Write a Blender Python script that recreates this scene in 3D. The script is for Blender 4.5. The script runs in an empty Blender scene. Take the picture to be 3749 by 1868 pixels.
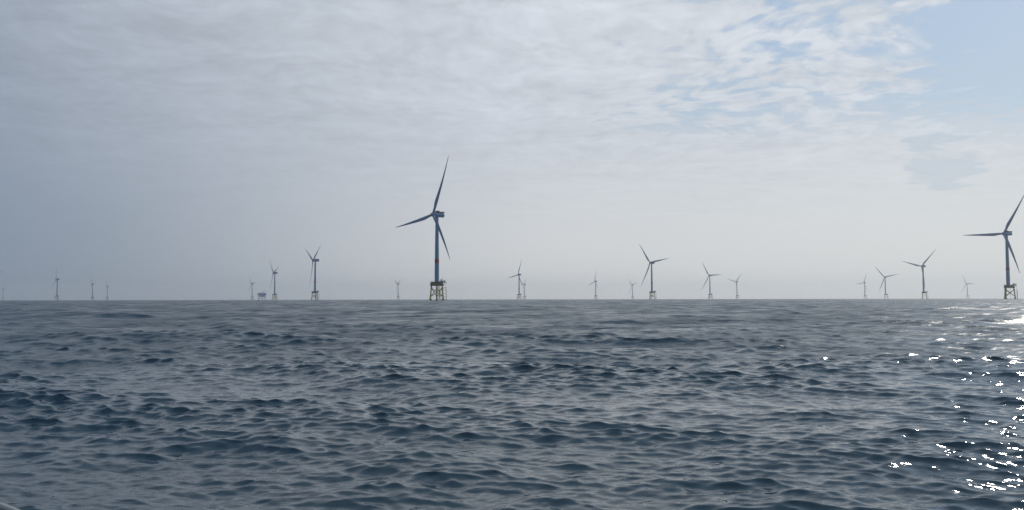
import bpy, math, random
import numpy as np
from mathutils import Vector, Matrix

R = math.radians
EYE = 1.8                 # eye height of the photographer in the boat, metres
EARTH = 6371000.0
SC = bpy.context.scene

# ------------------------------------------------------------------ camera
cam_d = bpy.data.cameras.new("camera")
cam_d.lens = 3000.0 / 3749.0 * 36.0
cam_d.sensor_width = 36.0
cam_d.clip_start = 0.2
cam_d.clip_end = 60000.0
cam = bpy.data.objects.new("camera", cam_d)
SC.collection.objects.link(cam)
p, r = R(3.056), R(0.10)
fwd = Vector((0, math.cos(p), math.sin(p)))
up = Vector((0, -math.sin(p), math.cos(p)))
rt = Vector((1, 0, 0))
cx = rt * math.cos(r) - up * math.sin(r)
cy = rt * math.sin(r) + up * math.cos(r)
M = Matrix((cx, cy, -fwd)).transposed().to_4x4()
M.translation = (0, 0, EYE)
cam.matrix_world = M
SC.camera = cam

# ------------------------------------------------------------------ light
SUN_AZ, SUN_EL = 40.5, 33.0        # clockwise from the viewing direction / above the horizon
sun_dir = Vector((math.sin(R(SUN_AZ)) * math.cos(R(SUN_EL)),
                  math.cos(R(SUN_AZ)) * math.cos(R(SUN_EL)), math.sin(R(SUN_EL))))
sun_d = bpy.data.lights.new("sun", 'SUN')
sun_d.energy = 1.1
sun_d.angle = R(3.0)
sun_d.color = (1.0, 0.95, 0.87)
sun = bpy.data.objects.new("sun", sun_d)
sun.rotation_euler = (-sun_dir).to_track_quat('-Z', 'Y').to_euler()
sun.location = (0, 0, 400)
SC.collection.objects.link(sun)

SC.view_settings.view_transform = 'Standard'
SC.view_settings.look = 'None'
SC.view_settings.exposure = 0.05
SC.view_settings.gamma = 1.0
SC.view_settings.use_curve_mapping = False
try:
    SC.cycles.use_denoising = True
    SC.cycles.volume_bounces = 1
    SC.cycles.max_bounces = 8
except Exception:
    pass


class NT:
    """small helper for node trees"""
    def __init__(s, tree):
        s.t = tree
        s.t.nodes.clear()

    def n(s, kind, **kw):
        nd = s.t.nodes.new(kind)
        for k, v in kw.items():
            setattr(nd, k, v)
        return nd

    def l(s, a, b):
        s.t.links.new(a, b)

    def put(s, sock, v):
        if hasattr(v, "node"):
            s.l(v, sock)
        else:
            sock.default_value = v

    def m(s, op, a, b=None, c=None, clamp=False):
        nd = s.n('ShaderNodeMath', operation=op, use_clamp=clamp)
        s.put(nd.inputs[0], a)
        if b is not None:
            s.put(nd.inputs[1], b)
        if c is not None:
            s.put(nd.inputs[2], c)
        return nd.outputs[0]

    def v(s, op, a, b=None):
        nd = s.n('ShaderNodeVectorMath', operation=op)
        s.put(nd.inputs[0], a)
        if b is not None:
            s.put(nd.inputs[1], b)
        return nd.outputs['Value'] if op in ('DOT_PRODUCT', 'LENGTH') else nd.outputs[0]

    def ss(s, x, lo, hi, a=0.0, b=1.0):
        nd = s.n('ShaderNodeMapRange', interpolation_type='SMOOTHSTEP')
        s.put(nd.inputs['Value'], x)
        for k, q in zip(('From Min', 'From Max', 'To Min', 'To Max'), (lo, hi, a, b)):
            s.put(nd.inputs[k], q)
        return nd.outputs[0]

    def noise(s, vec, scale, detail=4.0, rough=0.5, dist=0.0, color=False):
        nd = s.n('ShaderNodeTexNoise')
        s.put(nd.inputs['Vector'], vec)
        nd.inputs['Scale'].default_value = scale
        nd.inputs['Detail'].default_value = detail
        nd.inputs['Roughness'].default_value = rough
        nd.inputs['Distortion'].default_value = dist
        return nd.outputs['Color'] if color else nd.outputs['Fac']

    def mix(s, f, a, b):
        nd = s.n('ShaderNodeMix', data_type='RGBA')
        s.put(nd.inputs[0], f)
        s.put(nd.inputs[6], a)
        s.put(nd.inputs[7], b)
        return nd.outputs[2]

    def comb(s, x, y, z):
        nd = s.n('ShaderNodeCombineXYZ')
        for i, q in enumerate((x, y, z)):
            s.put(nd.inputs[i], q)
        return nd.outputs[0]


def rgb(r, g, b, k=1.0):
    """display colour 0-255 -> linear"""
    f = lambda c: ((c / 255 + 0.055) / 1.055) ** 2.4 if c > 10 else c / 255 / 12.92
    return (f(r) * k, f(g) * k, f(b) * k, 1.0)


def direction(az, el):
    return (math.sin(R(az)) * math.cos(R(el)), math.cos(R(az)) * math.cos(R(el)), math.sin(R(el)))


# ------------------------------------------------------------------ sky
WS = 0.1
world = bpy.data.worlds.new("World")
SC.world = world
world.use_nodes = True
t = NT(world.node_tree)
tc = t.n('ShaderNodeTexCoord')
d = tc.outputs['Generated']
d = t.v('NORMALIZE', d)
sep = t.n('ShaderNodeSeparateXYZ')
t.l(d, sep.inputs[0])
dx, dy, dz = sep.outputs
dzp = t.m('MAXIMUM', dz, 0.0)
sky = t.n('ShaderNodeTexSky', sky_type='NISHITA')
sky.sun_disc = False
sky.sun_elevation = R(SUN_EL)
sky.sun_rotation = R(SUN_AZ)
sky.air_density = 1.0
sky.dust_density = 1.2
sky.ozone_density = 1.5
# the cloud sheet: a horizontal layer seen in perspective
inv = t.m('DIVIDE', 1.0, t.m('ADD', dzp, 0.07))
px = t.m('MULTIPLY', dx, inv)
py = t.m('MULTIPLY', dy, inv)
pv = t.comb(px, py, 0.0)
warp = t.v('SUBTRACT', t.noise(pv, 1.3, 3.0, color=True), (0.5, 0.5, 0.5))
wn = t.n('ShaderNodeVectorMath', operation='MULTIPLY_ADD')
t.l(warp, wn.inputs[0])
wn.inputs[1].default_value = (0.5, 0.5, 0.5)
t.l(pv, wn.inputs[2])
pw = wn.outputs[0]
lump = t.noise(pw, 8.5, 6.0, 0.55)                 # cauliflower heads of the sheet
mp = t.n('ShaderNodeMapping')
mp.inputs['Rotation'].default_value = (0, 0, R(-38))
mp.inputs['Scale'].default_value = (0.9, 1.7, 1.0)
t.l(pw, mp.inputs[0])
streak = t.noise(mp.outputs[0], 2.2, 6.0, 0.55)      # long soft rolls
big = t.noise(pw, 0.55, 3.0, 0.5)

sdot = t.v('DOT_PRODUCT', d, tuple(sun_dir))
# where the sheet breaks up: towards the upper right
az = t.m('ARCTAN2', dx, dy)                         # 0 ahead, + to the right
el = t.m('ARCSINE', dzp)
open_az = t.m('ADD', t.ss(az, R(-12), R(16), 0.0, 0.50), t.ss(az, R(22), R(33), 0.0, 0.62))
open_el = t.ss(el, R(4.5), R(13.0))
opening = t.m('MULTIPLY', open_az, open_el)
thr = t.m('ADD', t.m('ADD', 0.28, t.m('MULTIPLY', opening, 0.30)), t.ss(el, R(24), R(55), 0.0, 0.22))  # also thinned high up, to turn the sea's reflections bluer
dens = t.m('ADD', t.m('MULTIPLY', lump, 0.62), t.m('MULTIPLY', big, 0.38))
# a grey-blue gap low on the right
gap = t.v('DOT_PRODUCT', d, direction(27.8, 8.7))
gap = t.ss(t.m('ADD', gap, t.m('MULTIPLY', t.m('SUBTRACT', t.noise(pw, 3.0, 5.0, 0.6), 0.5), 0.007)), math.cos(R(2.1)), math.cos(R(0.2)))
cover = t.ss(t.m('SUBTRACT', dens, thr), -0.07, 0.10)
# low bank along the right horizon
bank = t.ss(t.m('ADD', el, t.m('MULTIPLY', t.m('SUBTRACT', lump, 0.5), 0.22)), R(12.5), R(8.5))
cover = t.m('MAXIMUM', cover, t.m('MULTIPLY', bank, 0.9))
cover = t.m('MULTIPLY', cover, t.m('SUBTRACT', 1.0, t.m('MULTIPLY', gap, 0.3)))

# brightness of the cloud: thin and forward scattering near the sun, thick and grey away from it
glow = t.ss(sdot, -0.35, 1.0)
g1 = t.mix(t.ss(sdot, 0.05, 0.93), rgb(122, 137, 158), rgb(205, 211, 219))
g1 = t.mix(t.ss(sdot, -0.9, 0.1), rgb(95, 110, 135), g1)
low = t.ss(el, R(13), R(0.0))
lowc = t.mix(t.ss(az, R(-36), R(6)), rgb(129, 144, 161), rgb(219, 220, 218))
lowc = t.mix(t.ss(az, R(4), R(34)), lowc, rgb(220, 222, 218))
lowc = t.mix(t.ss(sdot, -0.2, 0.25), rgb(110, 125, 145), lowc)
cl = t.mix(t.m('MULTIPLY', low, 0.85), g1, lowc)
# relief of the sheet
rel = t.m('ADD', t.m('MULTIPLY', t.m('SUBTRACT', streak, 0.5), 0.42),
          t.m('MULTIPLY', t.m('SUBTRACT', lump, 0.5), t.ss(az, R(-20), R(15), 0.24, 0.38)))
mott = t.noise(pw, 17.0, 4.0, 0.6)
rel = t.m('ADD', rel, t.m('MULTIPLY', t.m('SUBTRACT', big, 0.5), 0.25))
rel = t.m('ADD', rel, t.m('MULTIPLY', t.m('SUBTRACT', mott, 0.5), 0.15))
rel = t.m('MULTIPLY', rel, t.ss(el, R(2.0), R(17)))
k = t.m('ADD', 1.0, rel)
cl = t.v('MULTIPLY', cl, t.comb(k, k, k))
top = t.m('MULTIPLY', t.ss(el, R(17), R(48)), t.ss(sdot, 0.95, 0.3))  # upper sky, mostly out of view, darkened and blued to darken sea and turbines
top = t.m('MAXIMUM', top, t.ss(el, R(20), R(50), 0.0, 0.5))
tk = t.m('SUBTRACT', 1.0, t.m('MULTIPLY', top, 0.42))
cl = t.v('MULTIPLY', cl, t.comb(t.m('MULTIPLY', t.m('MULTIPLY', tk, tk), tk), t.m('MULTIPLY', tk, tk), tk))
# thin veil over the blue
blue = t.v('MULTIPLY', sky.outputs[0], (WS * 0.55, WS * 0.55, WS * 0.55))
veil = t.mix(0.8, blue, t.mix(t.ss(el, R(6), R(20)), rgb(184, 204, 218), rgb(164, 191, 220)))
final = t.mix(cover, veil, cl)
final = t.mix(t.m('MULTIPLY', gap, 0.28), final, rgb(172, 187, 200))
sc_ = t.v('MULTIPLY', final, (1 / WS, 1 / WS, 1 / WS))
bg = t.n('ShaderNodeBackground')
t.l(sc_, bg.inputs[0])
bg.inputs[1].default_value = WS
wo = t.n('ShaderNodeOutputWorld')
t.l(bg.outputs[0], wo.inputs[0])


# ------------------------------------------------------------------ helpers
def tag(o, label=None, cat=None, group=None, kind=None):
    if label: o['label'] = label
    if cat: o['category'] = cat
    if group: o['group'] = group
    if kind: o['kind'] = kind
    return o


def paint(name, col, rough=0.5, var=0.12, scale=0.6, metal=0.0, stain=None, stain_amt=0.3, bump=0.0):
    """painted steel with faint mottling and optional streaky stains"""
    m = bpy.data.materials.new(name)
    m.use_nodes = True
    t = NT(m.node_tree)
    tc = t.n('ShaderNodeTexCoord')
    ob = tc.outputs['Object']
    n1 = t.noise(ob, scale, 5.0, 0.6)
    k = t.m('ADD', 1.0 - var / 2, t.m('MULTIPLY', n1, var))
    c = t.v('MULTIPLY', t.comb(*col), t.comb(k, k, k))
    if stain:
        mp = t.n('ShaderNodeMapping')
        mp.inputs['Scale'].default_value = (1.4, 1.4, 0.18)
        t.l(ob, mp.inputs[0])
        n2 = t.noise(mp.outputs[0], 1.1, 5.0, 0.6)
        f = t.m('MULTIPLY', t.ss(n2, 0.5, 0.68), stain_amt)
        c = t.mix(f, c, (*stain, 1))
    b = t.n('ShaderNodeBsdfPrincipled')
    t.put(b.inputs['Base Color'], c)
    t.put(b.inputs['Roughness'], t.m('ADD', rough - 0.08, t.m('MULTIPLY', n1, 0.16)))
    b.inputs['Metallic'].default_value = metal
    o = t.n('ShaderNodeOutputMaterial')
    t.l(b.outputs[0], o.inputs[0])
    return m


MT = {
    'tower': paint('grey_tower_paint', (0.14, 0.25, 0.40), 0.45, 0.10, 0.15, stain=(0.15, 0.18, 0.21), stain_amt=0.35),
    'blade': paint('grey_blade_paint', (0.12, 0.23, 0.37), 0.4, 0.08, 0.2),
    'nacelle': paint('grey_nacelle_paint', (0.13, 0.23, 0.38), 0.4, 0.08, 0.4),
    'red': paint('red_marking_paint', (0.36, 0.025, 0.04), 0.45, 0.15, 0.4),
    'darkred': paint('dark_red_cooler_paint', (0.12, 0.045, 0.055), 0.55, 0.2, 0.6),
    'hoist': paint('dull_red_guard_paint', (0.26, 0.19, 0.19), 0.5, 0.2, 0.8),
    'yellow': paint('ochre_jacket_paint', (0.46, 0.31, 0.05), 0.55, 0.3, 0.5, stain=(0.09, 0.06, 0.03), stain_amt=0.6),
    'growth': paint('weed_stained_steel', (0.07, 0.075, 0.045), 0.8, 0.5, 1.2),
    'deck': paint('olive_transition_steel', (0.15, 0.11, 0.03), 0.6, 0.3, 0.5, stain=(0.05, 0.04, 0.03), stain_amt=0.5),
    'steel': paint('galvanised_grey_steel', (0.20, 0.22, 0.24), 0.5, 0.25, 1.0, metal=0.3),
    'green': paint('teal_green_steel', (0.10, 0.20, 0.18), 0.55, 0.2, 1.0),
    'blue': paint('blue_grey_cladding', (0.08, 0.22, 0.55), 0.5, 0.25, 0.12),
    'pale': paint('pale_steel', (0.32, 0.34, 0.34), 0.55, 0.2, 0.2),
    'cream': paint('cream_gelcoat', (0.40, 0.38, 0.31), 0.4, 0.1, 2.0),
    'brown': paint('dark_brown_deck', (0.045, 0.022, 0.014), 0.7, 0.5, 3.0),
    'hull': paint('white_hull_gelcoat', (0.60, 0.60, 0.58), 0.3, 0.1, 1.0),
    'redboom': paint('faded_red_boom', (0.28, 0.13, 0.15), 0.5, 0.1, 1.0),
}


class MB:
    """collects shapes, links them as ONE mesh object"""
    def __init__(s):
        s.v, s.f = [], []

    def ring_loft(s, rings, cap=True, closed=True):
        base = len(s.v)
        n = len(rings[0])
        for rg in rings:
            s.v += [tuple(q) for q in rg]
        for i in range(len(rings) - 1):
            for j in range(n if closed else n - 1):
                a = base + i * n + j
                b = base + i * n + (j + 1) % n
                s.f.append((a, b, b + n, a + n))
        if cap:
            s.f.append(tuple(base + j for j in reversed(range(n))))
            e = base + (len(rings) - 1) * n
            s.f.append(tuple(e + j for j in range(n)))
        return s

    def tube(s, a, b, ra, rb=None, n=12):
        a, b = Vector(a), Vector(b)
        rb = ra if rb is None else rb
        z = (b - a).normalized()
        x = z.orthogonal().normalized()
        y = z.cross(x)
        rings = []
        for c, rr in ((a, ra), (b, rb)):
            rings.append([c + (x * math.cos(2 * math.pi * i / n) + y * math.sin(2 * math.pi * i / n)) * rr for i in range(n)])
        return s.ring_loft(rings)

    def lathe(s, prof, axis='z', n=32, cap=True):
        rings = []
        for (h, rr) in prof:
            ring = []
            for i in range(n):
                c, q = math.cos(2 * math.pi * i / n) * rr, math.sin(2 * math.pi * i / n) * rr
                ring.append((c, q, h) if axis == 'z' else (q, h, c))
            rings.append(ring)
        return s.ring_loft(rings, cap)

    def box(s, c, size, rot=0.0):
        cx_, cy_, cz_ = c
        hx, hy, hz = (q / 2 for q in size)
        ca, sa = math.cos(rot), math.sin(rot)
        rings = []
        for z in (-hz, hz):
            rings.append([(cx_ + ca * x - sa * y, cy_ + sa * x + ca * y, cz_ + z)
                          for x, y in ((-hx, -hy), (hx, -hy), (hx, hy), (-hx, hy))])
        return s.ring_loft(rings)

    def prism(s, pts, z0, z1, k0=1.0, k1=1.0):
        return s.ring_loft([[(x * k0, y * k0, z0) for x, y in pts], [(x * k1, y * k1, z1) for x, y in pts]])

    def mesh(s, name, mat, smooth=True, ang=35):
        me = bpy.data.meshes.new(name)
        me.from_pydata(s.v, [], s.f)
        me.materials.append(mat)
        me.update()
        if smooth:
            me.polygons.foreach_set('use_smooth', [True] * len(me.polygons))
            try:
                me.set_sharp_from_angle(angle=R(ang))
            except Exception:
                pass
        return me

    def build(s, name, mat, parent=None, smooth=True):
        return link(name, s.mesh(name, mat, smooth), parent)


def link(name, me, parent=None, mtx=None):
    o = bpy.data.objects.new(name, me)
    SC.collection.objects.link(o)
    if parent is not None:
        o.parent = parent
    if mtx is not None:
        o.matrix_local = mtx
    return o


# ------------------------------------------------------------------ sea
def drop(x, y):
    return -(x * x + y * y) / (2 * EARTH)


def build_sea():
    rng = np.random.RandomState(7)
    fine = np.arange(-38.0, 38.0001, 0.06)
    coarse = np.concatenate([np.arange(40, 320, 4.0)])
    th = np.radians(np.concatenate([fine, coarse]))
    rad = [2.2]
    while rad[-1] < 12500:
        rad.append(rad[-1] * 1.0034 if rad[-1] > 5.5 else rad[-1] + 0.022)
    rad = np.array(rad)
    nt, nr = len(th), len(rad)
    sx, cx_ = np.sin(th)[None, :].astype(np.float64), np.cos(th)[None, :].astype(np.float64)
    X = (rad[:, None] * sx)
    Y = (rad[:, None] * cx_)
    Z = np.zeros_like(X)
    DX = np.zeros_like(X)
    DY = np.zeros_like(X)
    N = 260
    lam = np.exp(np.linspace(math.log(15.0), math.log(0.10), N)) * (1 + 0.02 * rng.randn(N))
    dln = math.log(15.0 / 0.10) / N
    comps = []
    kept = np.zeros(nr)
    tot = 0.0
    nf = len(fine)
    for i in range(N):
        L = lam[i]
        kk = 2 * math.pi / L
        # slope variance per log wavenumber: short chop dominates, weak swell
        s2 = 0.0150 if L < 0.45 else max(0.0150 * (0.45 / L) ** 1.6, 0.0019)
        if L > 10:
            s2 *= 0.6
        if L < 0.3:
            s2 = 0.0230
        slope = math.sqrt(2 * s2 * dln) * (0.6 + 0.8 * rng.rand())
        a = slope / kk
        spread = 0.45 if L > 4 else (0.55 if L > 1.0 else 0.52)
        dirn = R(16) + spread * rng.randn()
        ph = rng.rand() * 2 * math.pi
        # keep a wave only where the mesh can carry it
        dr = np.gradient(rad)
        w = np.clip((L / dr - 2.5) / 3.0, 0, 1)
        kept += w * w * slope * slope / 2
        tot += slope * slope / 2
        comps.append((L, kk, a, dirn, ph, w))
    gain = np.clip(np.sqrt(tot / np.maximum(kept, 1e-9)), 1, 1.7)   # surviving far waves a little steeper
    lost = np.maximum(tot - kept * gain ** 2, 0.0)
    env = None
    for (L, kk, a, dirn, ph, w) in comps:
        w = w * gain
        nmax = int(np.sum(w > 0))
        if nmax == 0:
            continue
        sl = slice(0, nmax)
        ux, uy = math.sin(dirn), math.cos(dirn)
        A = (a * w[sl])[:, None]
        for cs in (slice(0, nf),):
            if L < 0.8 and env is None:
                # short waves ride in groups and are steeper near the crests of the longer ones
                xs, ys = X[:, cs], Y[:, cs]
                g = np.zeros_like(xs)
                for _ in range(9):
                    l2, d2 = rng.uniform(2.5, 14), rng.uniform(-0.9, 1.5)
                    g += np.sin(2 * math.pi / l2 * (xs * math.sin(d2) + ys * math.cos(d2) * 0.7) + rng.uniform(0, 6.28))
                zl = Z[:, cs] / max(1e-6, float(Z[:600, cs].std()))
                env = np.clip(1.05 + 0.09 * g + 0.20 * zl, 0.5, 1.7)
            if env is not None and L < 0.8:
                A = A * env[sl]
            phi = kk * (X[sl, cs] * ux + Y[sl, cs] * uy) + ph
            sn, cn = np.sin(phi), np.cos(phi)
            Z[sl, cs] += A * cn
            q = 1.35 if L > 0.25 else 1.1
            DX[sl, cs] -= q * A * ux * sn
            DY[sl, cs] -= q * A * uy * sn
        if L > 3:
            cs = slice(nf, nt)
            phi = kk * (X[sl, cs] * ux + Y[sl, cs] * uy) + ph
            Z[sl, cs] += (a * w[sl])[:, None] * np.cos(phi) * 0.5
    X2, Y2 = X + DX, Y + DY
    Z += -(X * X + Y * Y) / (2 * EARTH)
    co = np.stack([X2, Y2, Z], -1).reshape(-1, 3)
    c = len(co)
    co = np.vstack([co, [[0, 0, 0]]]).astype(np.float32)
    i, j = np.meshgrid(np.arange(nr - 1), np.arange(nt), indexing='ij')
    a = i * nt + j
    b = i * nt + (j + 1) % nt
    quads = np.stack([a, a + nt, b + nt, b], -1).reshape(-1, 4)
    j = np.arange(nt)
    tris = np.stack([np.full(nt, c), j, (j + 1) % nt], -1)
    me = bpy.data.meshes.new('sea')
    me.vertices.add(len(co))
    me.vertices.foreach_set('co', co.ravel())
    nl = quads.size + tris.size
    me.loops.add(nl)
    me.loops.foreach_set('vertex_index', np.concatenate([quads.ravel(), tris.ravel()]).astype(np.int32))
    me.polygons.add(len(quads) + len(tris))
    st = np.concatenate([np.arange(len(quads)) * 4, len(quads) * 4 + np.arange(len(tris)) * 3])
    me.polygons.foreach_set('loop_start', st.astype(np.int32))
    me.polygons.foreach_set('use_smooth', np.ones(len(st), bool))
    me.update(calc_edges=True)
    at = me.attributes.new('lost_slope', 'FLOAT', 'POINT')
    ls = np.repeat(np.sqrt(lost), nt)
    at.data.foreach_set('value', np.concatenate([ls, [ls[0]]]).astype(np.float32))
    # water
    m = bpy.data.materials.new('sea_water')
    m.use_nodes = True
    t = NT(m.node_tree)
    geo = t.n('ShaderNodeNewGeometry')
    P = geo.outputs['Position']
    attr = t.n('ShaderNodeAttribute', attribute_name='lost_slope')
    ls = attr.outputs['Fac']
    half = (0.5, 0.5, 0.5)
    # ripples too small for the mesh: capillary detail everywhere, larger chop where the mesh is coarse
    gm = t.n('ShaderNodeMapping')
    gm.inputs['Rotation'].default_value = (0, 0, R(16))
    gm.inputs['Scale'].default_value = (0.45, 1.0, 1.0)
    t.l(P, gm.inputs[0])
    gust = t.ss(t.noise(gm.outputs[0], 0.16, 7.0, 0.7), 0.36, 0.62, 0.35, 1.5)
    mp = t.n('ShaderNodeMapping')
    mp.inputs['Rotation'].default_value = (0, 0, R(16))
    mp.inputs['Scale'].default_value = (0.35, 1.0, 1.0)
    t.l(P, mp.inputs[0])
    r1 = t.v('SUBTRACT', t.noise(mp.outputs[0], 12.0, 4.0, 0.65, color=True), half)
    r2 = t.v('SUBTRACT', t.noise(mp.outputs[0], 1.0, 7.0, 0.7, color=True), half)
    sc1 = t.m('MULTIPLY', gust, 0.65)
    lg = t.m('MULTIPLY', ls, gust)
    sc2 = t.m('MULTIPLY', lg, 4.8)
    s = t.v('ADD', t.v('MULTIPLY', r1, t.comb(sc1, sc1, 0.0)), t.v('MULTIPLY', r2, t.comb(sc2, sc2, 0.0)))
    nrm = t.v('NORMALIZE', t.v('ADD', geo.outputs['Normal'], s))
    b = t.n('ShaderNodeBsdfPrincipled')
    b.inputs['Base Color'].default_value = (0.032, 0.060, 0.072, 1)
    t.l(t.m('SQRT', t.m('ADD', 0.0025, t.m('MULTIPLY', lg, 0.55))), b.inputs['Roughness'])
    b.inputs['IOR'].default_value = 1.333
    t.l(nrm, b.inputs['Normal'])
    o = t.n('ShaderNodeOutputMaterial')
    t.l(b.outputs[0], o.inputs[0])
    me.materials.append(m)
    ob = link('sea', me)
    tag(ob, kind='structure')
    return ob


build_sea()

# ------------------------------------------------------------------ wind turbine meshes (local z = 0 at the water)
HUB = 115.3
LEGAZ = (-5.0, 115.0, 235.0)
ZT, ZB = 19.6, -6.0


def leg_pt(a, z):
    rr = 8.1 + (ZT - z) * 0.108
    return Vector((math.sin(R(a)) * rr, math.cos(R(a)) * rr, z))


def turbine_meshes():
    D = {}
    # tower in three cans with flanges
    m = MB()
    z0, z1, r0, r1 = 24.6, 112.0, 2.95, 2.05
    prof = []
    for i in range(13):
        z = z0 + (z1 - z0) * i / 12
        rr = r0 + (r1 - r0) * (max(0, i - 2) / 10) ** 1.1
        prof.append((z, rr))
        if i in (3, 8):
            prof += [(z + 0.02, rr + 0.07), (z + 0.3, rr + 0.07), (z + 0.32, rr)]
    m.lathe(prof, n=40)
    D['tower'] = m.mesh('tower', MT['tower'])
    m = MB()
    m.lathe([(50.0, 2.80), (50.0, 2.99), (55.4, 2.965), (55.4, 2.78)], n=40, cap=False)
    D['warning_band'] = m.mesh('warning_band', MT['red'])
    m = MB()
    m.box((0, -2.93, 26.2), (1.0, 0.14, 2.2))
    D['door'] = m.mesh('door', MT['steel'])
    # jacket legs
    for i, a in enumerate(LEGAZ):
        m = MB()
        m.tube(leg_pt(a, ZB), leg_pt(a, ZT + 3), 0.98, 0.85, 20)
        for zz in (2.6, 16.6):                    # node cans
            m.tube(leg_pt(a, zz - 1.3), leg_pt(a, zz + 1.3), 1.12, 1.12, 20)
        D['leg%d' % i] = m.mesh('jacket_leg', MT['yellow'])
        m = MB()
        m.tube(leg_pt(a, -2), leg_pt(a, 2.0), 1.15, 1.10, 20)
        D['weed%d' % i] = m.mesh('splash_zone', MT['growth'])
    # X braces (upper bay) and top half of the bay below the water
    n = 0
    for i in range(3):
        a, b = LEGAZ[i], LEGAZ[(i + 1) % 3]
        for (p_, q_) in ((a, b), (b, a)):
            m = MB()
            m.tube(leg_pt(p_, 16.6), leg_pt(q_, 4.4), 0.46, n=12)
            D['brace%d' % n] = m.mesh('brace', MT['yellow'])
            n += 1
            m = MB()
            top = leg_pt(p_, 2.4)
            bot = top.lerp(leg_pt(q_, -12.0), 0.5)
            m.tube(top, bot, 0.46, n=12)
            D['brace%d' % n] = m.mesh('brace', MT['yellow'])
            n += 1
    D['nbrace'] = n
    # transition piece: tapered hexagon with clipped corners over the legs
    def corners(rad_, cut):
        pts = []
        for a in (LEGAZ[0], LEGAZ[2], LEGAZ[1]):
            for s_ in (-1, 1):
                aa = R(a - s_ * cut)
                pts.append((math.sin(aa) * rad_, math.cos(aa) * rad_))
        return pts
    m = MB()
    c1 = corners(9.2, 9)
    c0 = corners(9.9, 8)
    c2 = corners(8.6, 12)
    rings = [[(x * 0.93, y * 0.93, 19.3) for x, y in c0], [(x, y, 19.9) for x, y in c0],
             [(x, y, 23.2) for x, y in c1], [(x * 0.97, y * 0.97, 24.35) for x, y in c2]]
    m.ring_loft(rings)
    D['transition_piece'] = m.mesh('transition_piece', MT['deck'], ang=20)
    m = MB()
    m.prism(corners(9.7, 13), 24.354, 24.6)
    D['deck'] = m.mesh('deck', MT['steel'], smooth=False)
    m = MB()
    rp = corners(9.5, 13)
    for i in range(6):
        a, b = Vector((*rp[i], 0)), Vector((*rp[(i + 1) % 6], 0))
        k_ = max(1, int((b - a).length / 1.6))
        for j in range(k_):
            q = a.lerp(b, j / k_)
            m.tube((q.x, q.y, 24.6), (q.x, q.y, 25.75), 0.035, n=6)
        for h in (25.15, 25.75):
            m.tube((a.x, a.y, h), (b.x, b.y, h), 0.035, n=6)
    D['railing'] = m.mesh('railing', MT['steel'])
    # laydown deck sticking out to the right with its strut and container
    m = MB()
    m.box((10.6, -2.6, 23.9), (4.6, 4.2, 0.45))
    m.box((12.8, -2.6, 23.8), (0.9, 3.0, 0.9))
    m.tube((11.6, -3.9, 23.6), (8.7, -3.9, 19.8), 0.2, n=8)
    m.tube((11.6, -1.3, 23.6), (8.7, -1.3, 19.8), 0.2, n=8)
    for yy in (-4.6, -0.6):
        m.tube((8.6, yy, 25.2), (12.9, yy, 25.2), 0.05, n=6)
        for xx in (9.0, 10.9, 12.8):
            m.tube((xx, yy, 24.1), (xx, yy, 25.2), 0.05, n=6)
    D['laydown_platform'] = m.mesh('laydown_platform', MT['steel'], smooth=False)
    m = MB()
    m.box((10.4, -2.7, 25.3), (1.7, 2.2, 2.0))
    m.box((7.4, -3.2, 25.6), (3.2, 2.0, 1.6))
    D['equipment_box'] = m.mesh('equipment_box', MT['green'], smooth=False)
    # davit crane
    m = MB()
    m.tube((6.6, -4.4, 24.6), (6.6, -4.4, 27.2), 0.4, 0.32, 14)
    m.box((6.6, -4.4, 27.4), (1.3, 1.1, 0.9))
    D['crane'] = m.mesh('crane', MT['steel'])
    m = MB()
    m.tube((6.6, -4.4, 27.4), (12.9, -4.2, 27.0), 0.22, 0.13, 10)
    m.tube((12.3, -4.2, 27.0), (12.3, -4.2, 25.4), 0.05, n=6)
    m.box((11.5, -4.2, 26.7), (0.9, 0.5, 0.7))
    D['boom'] = m.mesh('boom', MT['steel'])
    # boat landing with rest platform
    m = MB()
    for yy in (-4.6, -2.9):
        m.tube((13.1, yy, -3), (13.1, yy, 14.6), 0.25, n=10)
    m.tube((13.1, -4.6, 14.6), (13.1, -2.9, 14.6), 0.25, n=10)
    for zz, x0 in ((13.4, 9.4), (8.8, 9.7), (5.0, 10.0), (0.4, 10.3)):
        m.tube((x0 - 0.8, -4.2, zz), (13.1, -4.6, zz), 0.17, n=8)
        m.tube((x0 - 0.8, -3.6, zz), (13.1, -2.9, zz), 0.17, n=8)
    D['boat_landing'] = m.mesh('boat_landing', MT['yellow'])
    m = MB()
    for yy in (-4.1, -3.4):
        m.tube((12.6, yy, -1), (12.6, yy, 24.4), 0.05, n=6)
    for i in range(62):
        m.tube((12.6, -4.1, 0.3 + i * 0.385), (12.6, -3.4, 0.3 + i * 0.385), 0.03, n=5)
    D['ladder'] = m.mesh('ladder', MT['steel'])
    m = MB()
    m.box((11.2, -3.8, 16.2), (4.6, 2.8, 0.28))
    for xx in (9.6, 11.4, 13.2):
        for yy in (-5.1, -2.5):
            m.tube((xx, yy, 16.3), (xx, yy, 17.4), 0.06, n=6)
    for yy in (-5.1, -2.5):
        m.tube((9.6, yy, 17.4), (13.3, yy, 17.4), 0.06, n=6)
        m.tube((9.6, yy, 16.9), (13.3, yy, 16.9), 0.06, n=6)
    D['rest_platform'] = m.mesh('rest_platform', MT['green'], smooth=False)
    # cable tubes hanging inside the jacket
    m = MB()
    m.tube((2.0, -1.0, 20), (4.2, 0.5, -5), 0.22, n=8)
    D['cable_tube'] = m.mesh('cable_tube', MT['yellow'])

    # nacelle: y axis = upwind, origin at tower top centre at hub height
    m = MB()
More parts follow.
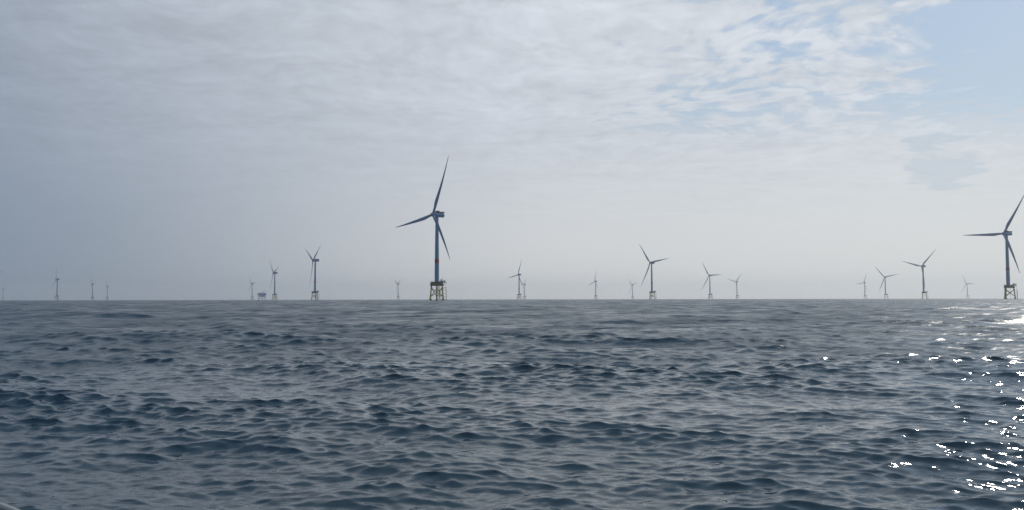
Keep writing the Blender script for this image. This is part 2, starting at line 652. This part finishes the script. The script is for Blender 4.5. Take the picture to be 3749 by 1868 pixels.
    prof = [(-11.1, 1.6), (-11.0, 2.55), (-10.5, 2.95), (-9.6, 3.05), (-3.0, 3.12), (2.2, 3.1), (3.6, 3.35), (4.4, 3.35), (4.6, 2.6)]
    m.lathe(prof, axis='y', n=40)
    m.lathe([(-4.4, 2.1), (-2.4, 2.25)], n=32)
    D['nacelle'] = m.mesh('nacelle', MT['nacelle'])
    m = MB()
    # cooler hump on the roof
    pts = [(0.9, 3.0), (1.6, 5.1), (0.9, 5.5), (-2.1, 5.5), (-3.2, 4.3), (-4.6, 3.6), (-4.6, 2.6), (0.9, 2.6)]
    m.ring_loft([[(x_, yz[0], yz[1]) for yz in pts] for x_ in (-2.2, 2.2)])
    D['cooler'] = m.mesh('cooler', MT['darkred'], smooth=False)
    m = MB()
    # helicopter hoist deck: floor, low solid guard
    m.box((0, -7.6, 3.25), (4.8, 6.6, 0.25))
    for s_ in (-1, 1):
        m.box((s_ * 2.38, -7.6, 4.0), (0.08, 6.4, 1.25))
    m.box((0, -10.86, 4.0), (4.8, 0.08, 1.25))
    for yy in (-10.8, -8.6, -6.4, -4.5):
        for s_ in (-1, 1):
            m.tube((s_ * 2.44, yy, 2.7), (s_ * 2.44, yy, 4.85), 0.07, n=6)
    D['hoist_deck'] = m.mesh('hoist_deck', MT['hoist'], smooth=False)
    m = MB()
    m.tube((0.9, -3.6, 3.4), (0.9, -3.6, 7.2), 0.06, 0.04, 6)
    m.tube((0.4, -3.6, 6.7), (1.4, -3.6, 6.7), 0.04, n=6)
    D['wind_mast'] = m.mesh('wind_mast', MT['steel'])
    # hub: spinner, origin at rotor centre, y upwind
    m = MB()
    m.lathe([(-2.5, 2.35), (-2.3, 2.75), (-0.5, 3.0), (0.9, 2.85), (2.0, 2.3), (2.8, 1.5), (3.2, 0.7), (3.3, 0.15)], axis='y', n=36)
    D['hub'] = m.mesh('hub', MT['nacelle'])
    # blade along +z; chord in x, thickness in y (y = upwind)
    def sections(zlist, m_):
        rings = []
        for z in zlist:
            s_ = z / 83.0
            if z < 4:
                ch, th_, ex = 3.3, 3.3, 0.0
            else:
                u = min(1, (z - 4) / 14.0)
                u = u * u * (3 - 2 * u)
                big_ = 5.3 * (1 - min(1.0, max(0, (z - 18) / 65.5))) ** 0.92 + 0.45
                ch = 3.3 * (1 - u) + min(big_, 5.6) * u
                rel = 0.42 * (1 - min(1, z / 50)) + 0.19
                th_ = 3.3 * (1 - u) + ch * rel * u
                ex = u
            if z > 80:
                f = math.sqrt(max(0.0, (83.4 - z) / 3.4))
                ch *= f * 0.8 + 0.08
                th_ *= f * 0.7 + 0.1
            tw = R(15) * (1 - min(1, z / 60)) ** 1.4 * ex + R(2)
            bend = 4.2 * s_ ** 2.2
            ring = []
            n_ = 24
            for i in range(n_):
                a = 2 * math.pi * i / n_
                x = math.cos(a)
                y = math.sin(a)
                xs = (x * 0.5)
                ys = y * 0.5 * (1 - ex * 0.55 * (1 + x) / 2 * 1.0) * (1 if y > 0 else (1 - 0.3 * ex))
                xx = xs * ch + ex * ch * 0.18
                yy = ys * th_
                ring.append((xx * math.cos(tw) - yy * math.sin(tw), xx * math.sin(tw) + yy * math.cos(tw) + bend, z))
            rings.append(ring)
        m_.ring_loft(rings)
    zs = [1.4, 3.0, 4.0] + [4 + 2.0 * i for i in range(1, 12)] + [29 + 4 * i for i in range(12)] + [75.9]
    m = MB()
    sections(zs, m)
    D['blade'] = m.mesh('blade', MT['blade'], ang=60)
    m = MB()
    sections([75.9, 78, 80, 81.5, 82.4, 83.0, 83.35], m)
    D['blade_tip'] = m.mesh('blade_tip', MT['red'], ang=60)
    return D


D = turbine_meshes()

FARM = 'three-bladed wind turbines of the offshore wind farm'
TILT = R(6.0)
OV = 7.0

# x, y (metres), yaw the rotor faces, rotor phase, label
TURBINES = [
    (-101.2, 1103.0, 228, 99, 'largest wind turbine, left of centre, red band on tower, one blade nearly upright'),
    (873.9, 1444.1, 251, 88, 'big wind turbine at the right edge, one blade level to the left'),
    (-577.2, 2401.8, 238, 63, 'medium wind turbine left of the nearest one, two blades forming a V above its nacelle'),
    (-1023.9, 3536.9, 237, 48, 'wind turbine just right of the blue substation, long blade leaning up left'),
    (-1871.8, 5906.3, 228, 38, 'small faint wind turbine just left of the blue substation'),
    (-2503.9, 4513.2, 231, 9, 'grey wind turbine far left seen edge-on, one blade upright and one slanting down left'),
    (-3029.2, 5921.9, 234, 105, 'small edge-on wind turbine on the left, taller of a faint pair'),
    (-3429.9, 6950.5, 234, 28, 'tiny edge-on wind turbine on the left, shorter of a faint pair'),
    (-5034.0, 8111.8, 234, 0, 'faintest wind turbine, a ghostly stump near the left edge'),
    (-2050.0, 3261.3, 234, 60, 'wind turbine outside the left edge, only its nacelle end shows'),
    (-845.6, 6085.8, 237, 58, 'small pale wind turbine standing alone to the left of the largest one'),
    (-478.8, 5421.6, 238, 54, 'far wind turbine hidden behind the jacket of the largest one'),
    (33.0, 3838.4, 234, 101, 'wind turbine at the photo centre with a smaller one close on its right'),
    (96.3, 6366.4, 251, 71, 'pale small wind turbine close behind the right side of the central one'),
    (542.5, 5321.4, 244, 109, 'small wind turbine alone right of centre, one blade upright, one down left'),
    (980.6, 6676.1, 244, 44, 'tiny pale wind turbine left of the medium turbine with its blade pointing up left'),
    (444.4, 2606.5, 233, 38, 'medium blue-grey wind turbine right of centre, blades up left, right and down left'),
    (973.4, 4034.7, 231, 32, 'wind turbine right of centre with a horizontal right blade, taller of a pair'),
    (1500.9, 5473.8, 243, 76, 'small wind turbine right of a taller one, blades spread in a shallow V'),
    (2518.6, 5856.5, 255, 97, 'smallest and leftmost of the three wind turbines grouped on the right'),
    (2004.6, 4403.9, 232, 41, 'middle of the three wind turbines grouped on the right, slim and pale'),
    (1461.5, 2912.6, 246, 75, 'tallest and rightmost of the three grouped wind turbines, low blade merging with its tower'),
    (3518.3, 6339.7, 250, 28, 'tiny pale wind turbine between the group of three and the right edge'),
]


def place_turbine(i, x, y, yaw, phase, label):
    root = bpy.data.objects.new('wind_turbine', None)
    SC.collection.objects.link(root)
    root.location = (x, y, drop(x, y))
    root.empty_display_size = 5
    tag(root, label, 'wind turbine', FARM)
    far = math.hypot(x, y) > 3000
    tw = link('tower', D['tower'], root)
    b_ = link('warning_band', D['warning_band'], tw)
    if not far:
        link('door', D['door'], tw)
    for j in range(3):
        lg = link('jacket_leg', D['leg%d' % j], root)
        link('splash_zone', D['weed%d' % j], lg)
    for j in range(D['nbrace']):
        link('brace', D['brace%d' % j], root)
    tp = link('transition_piece', D['transition_piece'], root)
    link('deck', D['deck'], tp)
    link('laydown_platform', D['laydown_platform'], root)
    link('boat_landing', D['boat_landing'], root)
    link('rest_platform', D['rest_platform'], root)
    cr = link('crane', D['crane'], root)
    link('boom', D['boom'], cr)
    link('equipment_box', D['equipment_box'], root)
    if not far:
        link('railing', D['railing'], tp)
        link('ladder', D['ladder'], root)
        link('cable_tube', D['cable_tube'], root)
    a = R(yaw)
    fw = Vector((math.sin(a), math.cos(a), 0))
    Rz = Matrix.Rotation(-a, 4, 'Z')                       # local y -> wind direction
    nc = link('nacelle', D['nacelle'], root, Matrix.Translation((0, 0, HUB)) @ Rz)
    link('cooler', D['cooler'], nc)
    link('hoist_deck', D['hoist_deck'], nc)
    if not far:
        link('wind_mast', D['wind_mast'], nc)
    axis = Matrix.Translation(Vector((0, 0, HUB)) + fw * OV) @ Rz @ Matrix.Rotation(TILT, 4, 'X')
    link('hub', D['hub'], root, axis)
    for k_ in range(3):
        # matches the fitted tips: up * cos + side * sin, side = to the right of the wind direction
        th_ = R(phase) + k_ * 2 * math.pi / 3
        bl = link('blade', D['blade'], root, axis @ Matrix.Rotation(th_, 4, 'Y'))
        link('blade_tip', D['blade_tip'], bl)
    return root


for i, a in enumerate(TURBINES):
    place_turbine(i, *a)


# ------------------------------------------------------------------ offshore substation
def substation(x, y):
    root = bpy.data.objects.new('offshore_substation', None)
    SC.collection.objects.link(root)
    root.location = (x, y, drop(x, y))
    root.rotation_euler = (0, 0, R(17))
    tag(root, 'blue boxy offshore substation on stubby pale legs with a crane, left of centre', 'substation')
    for sx in (-20, 0, 20):
        for sy in (-11, 11):
            m = MB()
            m.tube((sx * 1.12, sy * 1.1, -6), (sx * 0.95, sy, 21), 2.6, 2.2, 16)
            m.build('leg', MT['pale'] if sx else MT['blue'], root)
    for sy in (-11, 11):
        for (xa, xb) in ((-20, 0), (0, -20), (0, 20), (20, 0)):
            m = MB()
            m.tube((xa, sy, 17), (xb, sy, 3), 0.55, n=8)
            m.build('brace', MT['pale'], root)
    m = MB()
    m.box((0, 0, 22.7), (46, 30, 4.4))
    m.build('cellar_deck', MT['blue'], root, False)
    m = MB()
    m.box((0, 0, 28.6), (44, 32, 6.6))
    m.build('lower_storey', MT['blue'], root, False)
    m = MB()
    m.ring_loft([[(-24, -16, 31.9), (25, -16, 31.9), (25, 16, 31.9), (-24, 16, 31.9)], [(-31, -16.5, 35.5), (29, -16.5, 35.5), (29, 16.5, 35.5), (-31, 16.5, 35.5)], [(-31, -16.5, 39), (29, -16.5, 39), (29, 16.5, 39), (-31, 16.5, 39)], [(-26, -16, 41.8), (27, -16, 41.8), (27, 16, 41.8), (-26, 16, 41.8)]])
    m.build('upper_storey', MT['blue'], root, False)
    m = MB()
    m.box((0, 0, 44.2), (51, 29, 4.6))
    m.build('roof_storey', MT['blue'], root, False)
    for k_, (z, w_, dpt) in enumerate(((24.95, 50, 33), (32.0, 54, 34), (41.85, 54, 33), (46.6, 53, 30))):
        m = MB()
        m.box((0, 0, z), (w_, dpt, 0.22))
        m.build('walkway', MT['steel'], root, False)
    for k_ in range(8):
        m = MB()
        m.box((-26 + k_ * 7.3, -16.62, 37), (3.4, 0.3, 4.0))
        m.build('louvre', MT['steel'], root, False)
    m = MB()
    m.tube((6, -8, 46.7), (6, -8, 57), 1.3, 1.0, 14)
    m.box((6, -8, 58.2), (4, 3.4, 3.2))
    c = m.build('crane', MT['steel'], root)
    m = MB()
    m.tube((6, -8, 58.4), (33, -8, 58.0), 0.8, 0.5, 8)
    m.tube((6, -8, 62), (33, -8, 58.2), 0.12, n=6)
    m.build('boom', MT['steel'], c)
    m = MB()
    m.box((32, 0, 24.5), (12, 14, 0.8))
    m.tube((36, 0, 24), (24, 0, 20), 0.4, n=8)
    m.build('side_platform', MT['steel'], root, False)
    m = MB()
    m.tube((-18, 6, 46.7), (-18, 6, 53), 0.25, 0.12, 8)
    m.build('antenna', MT['steel'], root)


SD = 5500.0
substation((960 - 1874.5) / 3000 * SD, SD)


# ------------------------------------------------------------------ the boat carrying the photographer
def boat():
    root = bpy.data.objects.new('motor_boat', None)
    SC.collection.objects.link(root)
    root.location = (-1.6, 0.4, 0)
    tag(root, 'cream edge of the boat the photo is taken from, bottom left corner', 'boat')
    # sheer line in plan (world metres), counter-clockwise, closed; bow towards the upper left
    P0 = Vector((-1.870, 3.045))
    dirn = Vector((0.80, -0.60)).normalized()
    nrm = Vector((-dirn.y, dirn.x))                     # outward, away from the deck
    L0 = Vector((root.location.x, root.location.y))
    prof = [(-3.3, 1.55), (-2.6, 0.86), (-1.8, 0.46), (-1.0, 0.18), (-0.4, 0.05), (0, 0), (0.6, 0.02), (1.3, 0.02), (2.2, 0.0), (3.2, -0.05), (4.3, -0.10)]
    edge = [P0 + dirn * a - nrm * b for a, b in prof]
    other = [P0 + dirn * a - nrm * (3.1 - b) for a, b in prof]
    loop = edge + other[::-1]
    zg = 1.0455
    pts = [(q.x - L0.x, q.y - L0.y) for q in loop]
    n = len(pts)
    cxx = sum(q[0] for q in pts) / n
    cyy = sum(q[1] for q in pts) / n

    def ring(k_, z, dz=0.0):
        return [(cxx + (x - cxx) * k_, cyy + (y - cyy) * k_, z) for x, y in pts]
    m = MB()
    m.ring_loft([ring(0.62, -0.45), ring(0.84, -0.2), ring(0.955, 0.25), ring(0.99, zg - 0.03)], cap=False)
    m.f.append(tuple(range(n - 1, -1, -1)))
    m.build('hull', MT['hull'], root)
    m = MB()
    m.ring_loft([ring(0.982, zg - 0.035), ring(0.978, zg - 0.07), ring(0.90, 0.55)], cap=False)
    m.f.append(tuple(2 * n + j for j in range(n)))
    m.build('deck', MT['brown'], root)
    m = MB()
    rings = []
    for i in range(n):
        q = Vector((pts[i][0], pts[i][1], zg))
        a = Vector((pts[i - 1][0], pts[i - 1][1], zg))
        b = Vector((pts[(i + 1) % n][0], pts[(i + 1) % n][1], zg))
        tn = (b - a).normalized()
        sd = Vector((tn.y, -tn.x, 0))
        rr = 0.010
        rings.append([q + sd * math.cos(u) * rr * 1.3 + Vector((0, 0, math.sin(u) * rr)) for u in [2 * math.pi * w / 12 for w in range(12)]])
    rings.append(rings[0])
    m.ring_loft(rings, cap=False)
    m.build('gunwale', MT['cream'], root)


boat()

# ------------------------------------------------------------------ haze over the sea
m = MB()
m.box((0, 0, 98.0), (26000, 26000, 245))
hz = m.build('haze', bpy.data.materials.new('sea_haze'), None, False)
hm = hz.data.materials[0]
hm.use_nodes = True
t = NT(hm.node_tree)
pvn = t.n('ShaderNodeVolumePrincipled')
pvn.inputs['Color'].default_value = (0.96, 0.955, 0.95, 1)
pvn.inputs['Density'].default_value = 0.000084
pvn.inputs['Anisotropy'].default_value = 0.55
o = t.n('ShaderNodeOutputMaterial')
t.l(pvn.outputs[0], o.inputs['Volume'])
tag(hz, kind='stuff')
